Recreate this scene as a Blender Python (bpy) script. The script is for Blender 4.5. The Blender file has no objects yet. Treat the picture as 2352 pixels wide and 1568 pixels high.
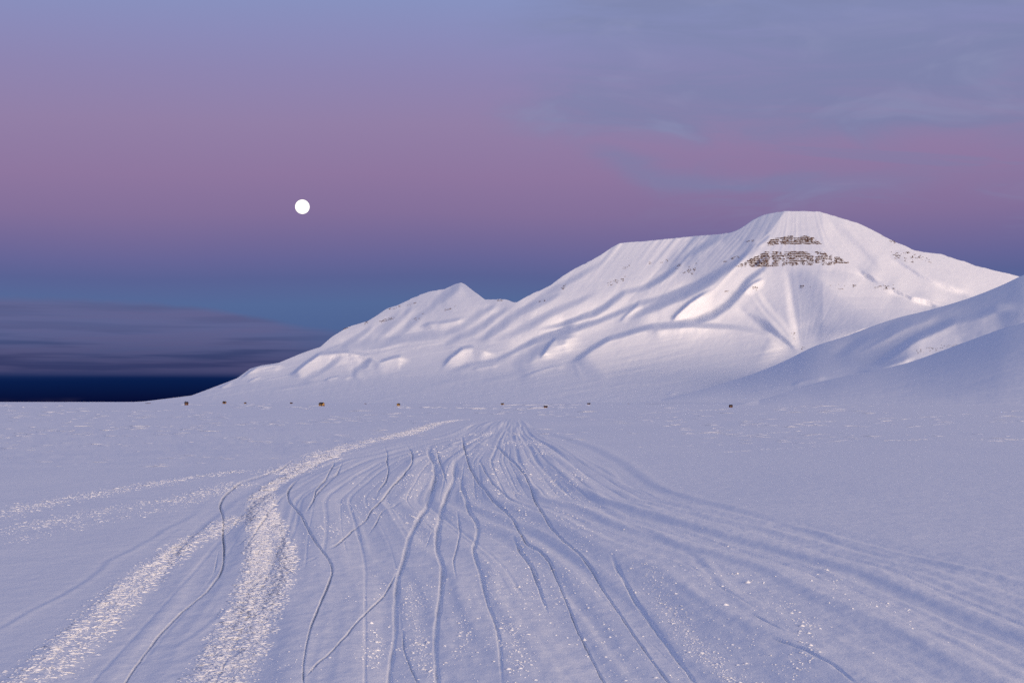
import bpy, math, random
import numpy as np
from math import radians as R

rng = np.random.default_rng(7)
random.seed(7)
sc = bpy.context.scene
col = sc.collection

# ------------------------------------------------------------------ camera, sky, sun, exposure
CAM_H = 2.6
FPX, CX, CY, HY = 3266.0, 1176.0, 784.0, 922.5      # measured in a 2352 px wide view of the photograph
PITCH = math.atan((HY - CY) / FPX)
cam = bpy.data.cameras.new('camera')
cam.sensor_width = 36.0
cam.lens = 36.0 * FPX / 2352.0
cam.clip_start, cam.clip_end = 0.1, 200000.0
camo = bpy.data.objects.new('camera', cam)
camo.location = (0, 0, CAM_H)
camo.rotation_euler = (R(90) + PITCH, 0, 0)
col.objects.link(camo)
sc.camera = camo

SUN_AZ, SUN_EL = R(180 - 36), R(5.2)       # azimuth clockwise from +Y (the view direction): behind, to the right
sdir = np.array([math.sin(SUN_AZ) * math.cos(SUN_EL), math.cos(SUN_AZ) * math.cos(SUN_EL), math.sin(SUN_EL)])
sun = bpy.data.lights.new('sun', 'SUN')
sun.energy = 5.0
sun.angle = R(40)
sun.color = (1.0, 0.80, 0.68)
suno = bpy.data.objects.new('sun', sun)
from mathutils import Vector
suno.rotation_euler = Vector(sdir).to_track_quat('Z', 'Y').to_euler()
suno.location = (50, -60, 30)
col.objects.link(suno)

sc.view_settings.view_transform = 'Standard'
sc.view_settings.look = 'None'
sc.view_settings.exposure = 0.0
sc.view_settings.gamma = 1.0
sc.view_settings.use_curve_mapping = False
sc.cycles.use_denoising = False
sc.cycles.max_bounces = 5
sc.cycles.diffuse_bounces = 3


def lin(c):
    out = []
    for v in c:
        v = v / 255.0
        out.append(v / 12.92 if v <= 0.04045 else ((v + 0.055) / 1.055) ** 2.4)
    return (*out, 1.0)


class NT:
    """small helper for node trees"""
    def __init__(s, tree):
        s.t = tree
        tree.nodes.clear()

    def n(s, kind, **kw):
        nd = s.t.nodes.new(kind)
        for k, v in kw.items():
            setattr(nd, k, v)
        return nd

    def link(s, a, b):
        s.t.links.new(a, b)

    def put(s, v, sock):
        if isinstance(v, bpy.types.NodeSocket):
            s.link(v, sock)
        else:
            sock.default_value = v

    def m(s, op, a, b=None, c=None, clamp=False):
        nd = s.n('ShaderNodeMath', operation=op, use_clamp=clamp)
        for i, v in enumerate((a, b, c)):
            if v is not None:
                s.put(v, nd.inputs[i])
        return nd.outputs[0]

    def step(s, v, a, b, lo=0.0, hi=1.0):
        nd = s.n('ShaderNodeMapRange', interpolation_type='SMOOTHSTEP')
        for i, q in enumerate((v, a, b, lo, hi)):
            s.put(q, nd.inputs[i])
        return nd.outputs[0]

    def comb(s, x, y, z):
        nd = s.n('ShaderNodeCombineXYZ')
        for i, q in enumerate((x, y, z)):
            s.put(q, nd.inputs[i])
        return nd.outputs[0]

    def noise(s, vec, scale, detail=4.0, rough=0.5, dist=0.0):
        nd = s.n('ShaderNodeTexNoise')
        if vec is not None:
            s.link(vec, nd.inputs['Vector'])
        nd.inputs['Scale'].default_value = scale
        nd.inputs['Detail'].default_value = detail
        nd.inputs['Roughness'].default_value = rough
        nd.inputs['Distortion'].default_value = dist
        return nd.outputs[0]

    def mix(s, f, a, b):
        nd = s.n('ShaderNodeMix', data_type='RGBA', blend_type='MIX', clamp_factor=True)
        s.put(f, nd.inputs[0])
        s.put(a, nd.inputs[6])
        s.put(b, nd.inputs[7])
        return nd.outputs[2]

    def ramp(s, v, stops, interp='LINEAR'):
        nd = s.n('ShaderNodeValToRGB')
        cr = nd.color_ramp
        cr.interpolation = interp
        while len(cr.elements) < len(stops):
            cr.elements.new(0.5)
        for e, (p, c) in zip(cr.elements, stops):
            e.position = p
            e.color = c
        s.link(v, nd.inputs[0])
        return nd.outputs[0]


world = bpy.data.worlds.new('World')
sc.world = world
world.use_nodes = True
N = NT(world.node_tree)
tc = N.n('ShaderNodeTexCoord')
nrm = N.n('ShaderNodeVectorMath', operation='NORMALIZE')
N.link(tc.outputs['Generated'], nrm.inputs[0])
sep = N.n('ShaderNodeSeparateXYZ')
N.link(nrm.outputs[0], sep.inputs[0])
dx, dy, dz = sep.outputs
az = N.m('MULTIPLY', N.m('ARCTAN2', dx, dy), 180 / math.pi)      # degrees, clockwise from the view direction
el = N.m('MULTIPLY', N.m('ARCSINE', dz), 180 / math.pi)
# twilight sky opposite the sun: the earth's dark shadow at the horizon, the pink belt above it, blue higher up
wob = N.m('MULTIPLY_ADD', N.noise(N.comb(N.m('MULTIPLY', az, 0.03), N.m('MULTIPLY', el, 0.05), 0.0), 1.0, 2.0), 1.6, -0.8)
elw = N.m('ADD', el, wob)
pos = N.m('DIVIDE', elw, 30.0, clamp=True)
TW = [(0.0, (7, 13, 50)), (0.9, (9, 30, 76)), (1.35, (40, 58, 106)), (2.4, (76, 98, 146)), (3.85, (84, 106, 153)), (4.87, (90, 99, 149)),
      (5.6, (103, 102, 152)), (6.4, (116, 106, 153)), (7.4, (131, 112, 155)), (8.9, (142, 119, 160)), (10.9, (146, 128, 168)),
      (12.9, (142, 134, 178)), (14.4, (139, 140, 186)), (15.8, (136, 146, 192)), (22.0, (136, 151, 202)), (30.0, (138, 155, 210))]
twi = N.ramp(pos, [(e / 30.0, lin(c)) for e, c in TW])
# thin clouds: a flat bank low over the horizon, a veil higher up
lowv = N.comb(N.m('MULTIPLY', az, 0.07), N.m('MULTIPLY', el, 0.9), 3.1)
n_low = N.noise(lowv, 1.0, 6.0, 0.55, 0.3)
n_edge = N.noise(N.comb(N.m('MULTIPLY', az, 0.25), 7.7, N.m('MULTIPLY', el, 0.5)), 1.0, 3.0)
top = N.m('ADD', N.step(az, -15.0, -3.0, 4.0, 2.5), N.m('MULTIPLY_ADD', n_edge, 0.8, -0.4))
bank = N.m('MULTIPLY', N.step(N.m('SUBTRACT', top, el), -0.02, 0.32), N.step(el, 0.92, 1.25))
bank = N.m('MULTIPLY', bank, N.step(n_low, 0.30, 0.62, 0.62, 0.95))
bank = N.m('MULTIPLY', bank, N.step(az, -11.0, -3.0, 1.0, 0.0))
bankc = N.mix(N.step(el, 1.0, 3.2), lin((72, 72, 112)), lin((100, 99, 141)))
stre = N.noise(N.comb(N.m('MULTIPLY', az, 0.12), N.m('MULTIPLY', el, 2.6), 9.0), 1.0, 4.0, 0.5, 0.2)
bankc = N.mix(N.m('MULTIPLY', N.step(stre, 0.45, 0.62, 0.0, 0.8), N.step(el, 2.0, 2.9, 1.0, 0.3)), bankc, lin((50, 56, 98)))
sky = N.mix(bank, twi, bankc)
hz = N.m('MULTIPLY', N.step(el, 0.0, 0.22, 1.0, 0.0), N.step(n_edge, 0.45, 0.65, 0.0, 0.6))
sky = N.mix(hz, sky, lin((64, 60, 88)))
# veil of thin cloud with a lower tongue
n_v = N.noise(N.comb(N.m('MULTIPLY', az, 0.10), N.m('MULTIPLY', N.m('MULTIPLY_ADD', az, 0.06, el), 0.75), 1.3), 1.0, 6.0, 0.6, 0.8)
n_w = N.noise(N.comb(N.m('MULTIPLY', az, 0.22), N.m('MULTIPLY', el, 0.6), 5.5), 1.0, 4.0, 0.55, 0.6)
wv = N.m('SUBTRACT', n_w, 0.5)
left = N.step(N.m('MULTIPLY_ADD', wv, 9.0, az), -1.6, 4.2)
low = N.step(N.m('ADD', N.m('MULTIPLY_ADD', wv, 3.4, el), N.m('MULTIPLY', az, 0.05)), 9.9, 11.9)
veil = N.m('MULTIPLY', N.m('MULTIPLY', left, low), N.step(n_v, 0.28, 0.66, 0.42, 0.97))
bend = N.m('MULTIPLY_ADD', N.m('EXPONENT', N.m('MULTIPLY', N.m('POWER', N.m('SUBTRACT', N.m('MAXIMUM', az, 1.6), 1.6), 2.0), -0.09)), 1.9, 8.55)
td = N.m('DIVIDE', N.m('SUBTRACT', N.m('MULTIPLY_ADD', wv, 2.2, el), bend), 0.55)
tong = N.m('MULTIPLY', N.m('EXPONENT', N.m('MULTIPLY', N.m('MULTIPLY', td, td), -1.0)), N.m('MULTIPLY', N.step(az, 2.0, 4.6), N.step(az, 9.0, 19.0, 1.0, 0.25)))
tong = N.m('MULTIPLY', tong, N.step(n_v, 0.3, 0.62, 0.35, 0.85))
wisp = N.m('MULTIPLY', N.m('MULTIPLY', N.step(az, 3.0, 9.0), N.step(n_v, 0.5, 0.68, 0.0, 0.5)), N.step(el, 5.5, 8.0))
veil = N.m('MAXIMUM', veil, N.m('MAXIMUM', tong, wisp))
veilc = N.mix(N.step(el, 8.0, 16.0), lin((126, 127, 167)), lin((128, 136, 176)))
veilc = N.mix(N.step(n_w, 0.5, 0.72, 0.0, 0.6), veilc, lin((140, 145, 182)))
sky = N.mix(veil, sky, veilc)
# towards the sun, behind the camera, the physical low-sun sky takes over
nish = N.n('ShaderNodeTexSky', sky_type='NISHITA', sun_disc=False)
nish.sun_elevation = SUN_EL
nish.sun_rotation = SUN_AZ
nish.air_density, nish.dust_density, nish.ozone_density = 1.0, 0.6, 3.0
nsc = N.n('ShaderNodeMix', data_type='RGBA', blend_type='MULTIPLY')
nsc.inputs[0].default_value = 1.0
N.link(nish.outputs[0], nsc.inputs[6])
nsc.inputs[7].default_value = (0.045, 0.045, 0.045, 1)
dot = N.m('ADD', N.m('MULTIPLY', dx, float(sdir[0])), N.m('MULTIPLY', dy, float(sdir[1])))
sky = N.mix(N.step(dot, -0.25, 0.85), sky, nsc.outputs[2])
bg = N.n('ShaderNodeBackground')
N.link(sky, bg.inputs[0])
bg.inputs[1].default_value = 1.0
wo = N.n('ShaderNodeOutputWorld')
N.link(bg.outputs[0], wo.inputs[0])


# ------------------------------------------------------------------ helpers
def rays(xv, yv):
    """direction of view pixels, scaled so that the forward (Y) component is 1"""
    X = (np.asarray(xv, float) - CX) / FPX
    U = -(np.asarray(yv, float) - CY) / FPX
    ca, sa = math.cos(PITCH), math.sin(PITCH)
    fy = ca - sa * U
    fz = sa + ca * U
    return X / fy, fz / fy


def ground_at(xv, yv):
    kx, kz = rays(xv, np.maximum(yv, HY + 1.2))
    d = -CAM_H / kz
    return kx * d, d


def hash2(ix, iy, seed):
    h = (ix.astype(np.int64) * 374761393 + iy.astype(np.int64) * 668265263 + seed * 1442695041) & 0xffffffff
    h = ((h ^ (h >> 13)) * 1274126177) & 0xffffffff
    return ((h ^ (h >> 16)) & 0xffff) / 65535.0


def vnoise(x, y, seed=0):
    ix, iy = np.floor(x), np.floor(y)
    fx, fy = x - ix, y - iy
    fx = fx * fx * fx * (fx * (fx * 6 - 15) + 10)
    fy = fy * fy * fy * (fy * (fy * 6 - 15) + 10)
    a, b = hash2(ix, iy, seed), hash2(ix + 1, iy, seed)
    c, d = hash2(ix, iy + 1, seed), hash2(ix + 1, iy + 1, seed)
    return (a * (1 - fx) + b * fx) * (1 - fy) + (c * (1 - fx) + d * fx) * fy - 0.5


def fbm(x, y, seed=0, oct=4, gain=0.5):
    s, a = 0.0, 1.0
    for i in range(oct):
        s = s + a * vnoise(x * 2 ** i + 17.3 * i, y * 2 ** i - 9.1 * i, seed + i)
        a *= gain
    return s


def sstep(x, a, b):
    t = np.clip((x - a) / (b - a), 0, 1)
    return t * t * (3 - 2 * t)


def grid_mesh(name, P, mat, wrap=False):
    nr, nc, _ = P.shape
    me = bpy.data.meshes.new(name)
    idx = np.arange(nr * nc).reshape(nr, nc)
    if wrap:
        idx = np.concatenate([idx, idx[:, :1]], axis=1)
    q = np.stack([idx[:-1, :-1], idx[:-1, 1:], idx[1:, 1:], idx[1:, :-1]], axis=-1).reshape(-1, 4)
    me.vertices.add(nr * nc)
    me.vertices.foreach_set('co', P.reshape(-1).astype(np.float32))
    me.loops.add(q.size)
    me.loops.foreach_set('vertex_index', q.reshape(-1).astype(np.int32))
    me.polygons.add(len(q))
    me.polygons.foreach_set('loop_start', np.arange(0, q.size, 4, dtype=np.int32))
    me.polygons.foreach_set('use_smooth', np.ones(len(q), dtype=bool))
    me.update(calc_edges=True)
    me.validate()
    me.materials.append(mat)
    o = bpy.data.objects.new(name, me)
    col.objects.link(o)
    return o


ICO_V = []
_p = (1 + 5 ** 0.5) / 2
for a in (-1, 1):
    for b in (-_p, _p):
        ICO_V += [(0, a, b), (a, b, 0), (b, 0, a)]
ICO_V = np.array(ICO_V, float)
ICO_V /= np.linalg.norm(ICO_V[0])
_d = np.linalg.norm(ICO_V[:, None] - ICO_V[None], axis=-1)
_e = np.sort(_d[0])[1] * 1.05
ICO_F = []
for i in range(12):
    for j in range(i + 1, 12):
        for k in range(j + 1, 12):
            if _d[i, j] < _e and _d[j, k] < _e and _d[i, k] < _e:
                n_ = np.cross(ICO_V[j] - ICO_V[i], ICO_V[k] - ICO_V[i])
                ICO_F.append((i, j, k) if n_ @ ICO_V[i] > 0 else (i, k, j))
ICO_F = np.array(ICO_F)


OCT_V = np.array([(1, 0, 0), (-1, 0, 0), (0, 1, 0), (0, -1, 0), (0, 0, 1), (0, 0, -1)], float)
OCT_F = np.array([(0, 2, 4), (2, 1, 4), (1, 3, 4), (3, 0, 4), (2, 0, 5), (1, 2, 5), (3, 1, 5), (0, 3, 5)])


def lumps_mesh(name, cen, size, rotz, mat, jit=0.22, smooth=True, boxy=0.0, tiny=False):
    """many irregular lumps joined in one mesh. cen (n,3), size (n,3) half extents, rotz (n)"""
    n = len(cen)
    TV, TF = (OCT_V, OCT_F) if tiny else (ICO_V, ICO_F)
    nv = len(TV)
    V = TV[None] * (1 + jit * rng.standard_normal((n, nv, 1)))
    if boxy:
        V = np.sign(V) * np.abs(V) ** (1 - boxy)
    V = V * size[:, None, :]
    c, s = np.cos(rotz)[:, None], np.sin(rotz)[:, None]
    V = np.stack([V[..., 0] * c - V[..., 1] * s, V[..., 0] * s + V[..., 1] * c, V[..., 2]], -1) + cen[:, None, :]
    F = (TF[None] + nv * np.arange(n)[:, None, None]).reshape(-1, 3)
    me = bpy.data.meshes.new(name)
    me.vertices.add(n * nv)
    me.vertices.foreach_set('co', V.reshape(-1).astype(np.float32))
    me.loops.add(F.size)
    me.loops.foreach_set('vertex_index', F.reshape(-1).astype(np.int32))
    me.polygons.add(len(F))
    me.polygons.foreach_set('loop_start', np.arange(0, F.size, 3, dtype=np.int32))
    me.polygons.foreach_set('use_smooth', np.full(len(F), smooth, dtype=bool))
    me.update(calc_edges=True)
    me.materials.append(mat)
    o = bpy.data.objects.new(name, me)
    col.objects.link(o)
    return o


def tag(o, label=None, cat=None, group=None, kind=None):
    for k, v in (('label', label), ('category', cat), ('group', group), ('kind', kind)):
        if v:
            o[k] = v
    return o


# ------------------------------------------------------------------ materials
def snow_material(name, scales, base=(0.86, 0.865, 0.885)):
    m = bpy.data.materials.new(name)
    m.use_nodes = True
    T = NT(m.node_tree)
    geo = T.n('ShaderNodeNewGeometry')
    b = T.n('ShaderNodeBsdfPrincipled')
    b.inputs['Roughness'].default_value = 0.75
    b.inputs['Specular IOR Level'].default_value = 0.2
    prev = None
    for vec_scale, sc_, dist, strength in scales:
        mp = T.n('ShaderNodeMapping')
        mp.inputs['Scale'].default_value = vec_scale
        T.link(geo.outputs['Position'], mp.inputs[0])
        h = T.noise(mp.outputs[0], sc_, 5.0, 0.6)
        bp = T.n('ShaderNodeBump')
        bp.inputs['Distance'].default_value = dist
        bp.inputs['Strength'].default_value = strength
        T.link(h, bp.inputs['Height'])
        if prev is not None:
            T.link(prev, bp.inputs['Normal'])
        prev = bp.outputs[0]
    T.link(prev, b.inputs['Normal'])
    v = T.noise(geo.outputs['Position'], scales[0][1] * 0.23, 4.0)
    T.link(T.mix(v, (base[0] * 0.965, base[1] * 0.97, base[2] * 0.985, 1), (*base, 1)), b.inputs['Base Color'])
    out = T.n('ShaderNodeOutputMaterial')
    T.link(b.outputs[0], out.inputs[0])
    return m


M_ground = snow_material('packed_snow', [((1, 0.6, 1), 3.0, 0.05, 0.5), ((1, 1, 1), 40.0, 0.006, 0.7)])
M_mount = snow_material('mountain_snow', [((1, 1, 1), 0.02, 5.0, 0.35), ((1, 1, 0.5), 0.12, 0.8, 0.3)])
M_loose = snow_material('loose_snow', [((1, 1, 1), 60.0, 0.004, 0.6)], (0.87, 0.87, 0.885))


def plain_material(name, c1, c2, scale, rough=0.85):
    m = bpy.data.materials.new(name)
    m.use_nodes = True
    T = NT(m.node_tree)
    geo = T.n('ShaderNodeNewGeometry')
    b = T.n('ShaderNodeBsdfPrincipled')
    b.inputs['Roughness'].default_value = rough
    v = T.noise(geo.outputs['Position'], scale, 4.0, 0.6)
    T.link(T.mix(T.step(v, 0.3, 0.7), (*c1, 1), (*c2, 1)), b.inputs['Base Color'])
    bp = T.n('ShaderNodeBump')
    bp.inputs['Distance'].default_value = 0.3 / scale
    T.link(v, bp.inputs['Height'])
    T.link(bp.outputs[0], b.inputs['Normal'])
    out = T.n('ShaderNodeOutputMaterial')
    T.link(b.outputs[0], out.inputs[0])
    return m


M_rock = plain_material('sandstone_rock', (0.06, 0.026, 0.018), (0.15, 0.078, 0.05), 0.12)


# ------------------------------------------------------------------ mountains
def interp_pts(pts, x):
    pts = sorted(pts)
    return np.interp(x, [p[0] for p in pts], [p[1] for p in pts])


def smooth_interp(pts, x):
    """monotone cubic through the points"""
    pts = sorted(pts)
    xs, ys = np.array([p[0] for p in pts], float), np.array([p[1] for p in pts], float)
    h, dl = np.diff(xs), np.diff(ys) / np.diff(xs)
    m = np.zeros_like(xs)
    m[0], m[-1] = dl[0], dl[-1]
    for i in range(1, len(xs) - 1):
        if dl[i - 1] * dl[i] > 0:
            m[i] = 2 * dl[i - 1] * dl[i] / (dl[i - 1] + dl[i])
    i = np.clip(np.searchsorted(xs, x) - 1, 0, len(xs) - 2)
    t = np.clip((x - xs[i]) / h[i], -1, 2)
    inside = np.clip(t, 0, 1)
    h00, h10 = 2 * inside ** 3 - 3 * inside ** 2 + 1, inside ** 3 - 2 * inside ** 2 + inside
    h01, h11 = -2 * inside ** 3 + 3 * inside ** 2, inside ** 3 - inside ** 2
    v = h00 * ys[i] + h10 * h[i] * m[i] + h01 * ys[i + 1] + h11 * h[i] * m[i + 1]
    return v + np.where(t > 1, (t - 1) * h[i] * m[-1], 0) + np.where(t < 0, t * h[i] * m[0], 0)


def line_dist(x, y, pts):
    """signed distance (positive on the right/lower side for lines listed downwards) and position along 0..1"""
    pts = np.array(pts, float)
    seg = np.diff(pts, axis=0)
    L = np.hypot(seg[:, 0], seg[:, 1])
    cum = np.concatenate([[0], np.cumsum(L)])
    best = np.full(x.shape, 1e9)
    sgn = np.zeros(x.shape)
    tt = np.zeros(x.shape)
    for k in range(len(seg)):
        ux, uy = seg[k] / L[k]
        px, py = x - pts[k, 0], y - pts[k, 1]
        t = np.clip(px * ux + py * uy, 0, L[k])
        d = np.hypot(px - t * ux, py - t * uy)
        s = px * uy - py * ux
        m = d < best
        best = np.where(m, d, best)
        sgn = np.where(m, s, sgn)
        tt = np.where(m, (cum[k] + t) / cum[-1], tt)
    return np.where(sgn >= 0, best, -best), tt


def sheet(name, x, sky, ybot, Dfun, nrow, feats, mat, back=0.45, rough=1.0, flute=None, soft=1):
    """terrain with its crest on the given skyline: every point has its own distance, the far side falls away behind"""
    nc = len(x)
    s = np.linspace(0, 1, nrow)
    ys = sky[None, :] * s[:, None] + ybot[None, :] * (1 - s[:, None])
    xs = np.repeat(x[None, :], nrow, 0)
    D = Dfun(xs, ys)
    g = sum(np.abs(Dfun(xs, ys - q) - Dfun(xs, ys + q)) / (2 * q) for q in (6.0, 14.0, 24.0)) / 3 / 4.0
    g = np.clip(g, 0.6, 9.0)
    dl = np.zeros_like(D)
    wx = xs + 3 * fbm(xs / 60, ys / 60, 71, 3)
    wy = ys + 3 * fbm(xs / 60, ys / 60, 91, 3)
    for f in feats:
        if f[0] == 'band':           # slope break along a line
            _, pts, k, w, W = f[:5]
            tap = f[5] if len(f) > 5 else 0.18
            if pts[0][0] < 1400:          # the older, wind-smoothed western slopes
                k, w, W = 0.62 * k, 1.35 * w, 1.3 * W
            P = np.array(pts, float)
            m = (xs > P[:, 0].min() - 2.6 * W) & (xs < P[:, 0].max() + 2.6 * W) & (ys > P[:, 1].min() - 2.6 * W) & (ys < P[:, 1].max() + 2.6 * W)
            d, t = line_dist(wx[m], wy[m], pts)
            env = sstep(t, 0, tap) * sstep(1 - t, 0, tap) * (1.0 + 0.6 * vnoise(t * 6 + pts[0][0], t * 0, 55))
            w = w * (1.0 + 0.5 * vnoise(t * 5 + pts[0][1], t * 0, 56)) * (0.55 + 0.75 * np.sin(math.pi * np.clip(t, 0, 1)) ** 0.7)
            ad = np.abs(d)
            prof = np.tanh(1.25 * d / w) * np.exp(-np.maximum(ad - w, 0) / (0.62 * W)) * (1 - sstep(ad, 1.2 * W, 2.4 * W))
            dl[m] += -1.6 * k * w * 2.1 * g[m] * prof * env
        elif f[0] == 'scarp':        # a flat brow along the line, then a steep front below and to the right of it
            _, pts, k, w, W = f[:5]
            tap = f[5] if len(f) > 5 else 0.25
            P = np.array(pts, float)
            m = (xs > P[:, 0].min() - 2 * W) & (xs < P[:, 0].max() + 2 * W) & (ys > P[:, 1].min() - 2 * W) & (ys < P[:, 1].max() + 2 * W)
            d, t = line_dist(wx[m], wy[m], pts)
            env = sstep(t, 0, tap) * sstep(1 - t, 0, tap)
            We = W * (0.35 + 0.65 * env)
            q = np.clip(d / We, 0, 1)
            prof = (1 - q) ** 1.5 * sstep(d, -w, w)
            dl[m] += -0.58 * min(k, 3.2) * We * 2.1 * 0.85 * g[m] * prof * env
        elif f[0] == 'bump':         # rounded knoll
            _, cx, cy, rx, ry, rot, k = f
            c_, s_ = math.cos(R(rot)), math.sin(R(rot))
            u = ((wx - cx) * c_ + (wy - cy) * s_) / rx
            v = (-(wx - cx) * s_ + (wy - cy) * c_) / ry
            dl += -min(1.5 * k, 1.6) * min(rx, ry) * 2.1 * g * np.exp(-(u * u + v * v) ** 1.3)
    def blur(a, n):
        for ax in (0, 1):
            for _ in range(n):
                p = np.pad(a, [(1, 1) if q == ax else (0, 0) for q in (0, 1)], 'edge')
                a = (0.25 * np.take(p, range(0, a.shape[ax]), ax) + 0.5 * a + 0.25 * np.take(p, range(2, a.shape[ax] + 2), ax))
        return a
    dl = blur(dl, soft)
    if flute is not None:
        dl += flute(xs, ys) * g
    dl += rough * g * (2.2 * fbm(xs / 60, ys / 36, 5, 4) + 0.9 * fbm((xs + 0.5 * ys) / 9, ys / 14, 15, 3))
    D = D + dl
    top = np.minimum(s, 1)[:, None]
    # keep every slope walkable: distance must grow with height
    mn = np.maximum.accumulate(D, axis=0)
    D = mn + 0.15 * np.arange(nrow)[:, None]
    kx, kz = rays(xs, ys)
    P = np.stack([kx * D, D, CAM_H + kz * D], -1)
    rows = []
    for i, b in enumerate((6, 18, 40, 80, 160, 320, 640, 1000, 1500, 2200)):
        Db = D[-1] + b
        z = P[-1, :, 2] - b * back * (0.5 + 0.5 * min(1, b / 60))
        rows.append(np.stack([kx[-1] * Db, Db, np.maximum(z, -40)], -1))
    P = np.concatenate([P, np.stack(rows)], 0)
    o = grid_mesh(name, P, mat)
    tag(o, kind='structure')
    return o, (xs, ys, P[:nrow])


SKY = [(250, 925.5), (330, 921.5), (400, 913), (440, 908), (480, 893), (525, 876), (545, 868), (575, 846), (600, 839), (640, 833), (690, 812),
       (715, 803), (735, 797), (760, 775), (800, 750), (845, 737), (890, 708), (915, 700), (950, 683), (985, 669), (1020, 664),
       (1045, 652), (1058, 649), (1068, 653), (1090, 670), (1114, 688), (1140, 687), (1160, 687), (1180, 694), (1188, 694),
       (1200, 686), (1225, 673), (1240, 667), (1265, 655), (1290, 635), (1320, 617), (1350, 602), (1380, 585), (1405, 568),
       (1425, 558), (1450, 556), (1500, 552), (1550, 547), (1600, 542), (1650, 538), (1680, 534), (1700, 525), (1730, 505),
       (1750, 495), (1775, 489), (1803, 485), (1830, 484.5), (1880, 486), (1900, 491), (1935, 502), (1970, 512), (1990, 521),
       (2020, 537), (2040, 548), (2055, 555), (2080, 565), (2100, 575), (2130, 580), (2160, 583), (2180, 590), (2205, 598),
       (2215, 600), (2240, 610), (2280, 620), (2310, 627), (2336, 633), (2400, 655), (2500, 700), (2650, 770), (2800, 840), (2900, 900)]
BASE = [(-3.6, 3250), (0, 3420), (40, 4350), (80, 4880), (170, 5330), (300, 5850), (440, 6500), (520, 6850)]


def D_mount(x, y):
    h = HY - y
    k = 1 + 0.55 * sstep(-x, -1350, -650)
    D = smooth_interp(BASE, np.maximum(h, -3.6) * np.where(h > 0, k, 1))
    # the summit pyramid stands forward of the long plateau to its left
    edge = np.interp(y, [480, 485, 530, 560, 612, 660, 720], [1806, 1803, 1771, 1738, 1690, 1645, 1580])
    off = np.clip(edge - x, 0, 170)
    D = D + 2.4 * off * sstep(h, 110, 400)
    D = D + 0.75 * np.clip(x - 1890, 0, 600) * sstep(h, 40, 260)
    # below the cliffs a broad flank turns away to the left, up to the spur on its right
    xl = np.interp(y, [600, 800], [1803, 1838])
    xr = np.interp(y, [600, 622, 648, 682, 709, 735, 800], [1840, 1856, 1893, 1928, 1974, 2040, 2150])
    wd = xr - xl
    tri = sstep(h, 118, 170) * sstep(-h, -318, -285)
    D = D + tri * (-1.25 * sstep(x - xl, -8, wd + 14) * wd + 0.75 * np.clip(x - xr, 0, 1.67 * wd) + 7 * np.exp(-((x - xl) / 10) ** 2))
    return D


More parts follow.
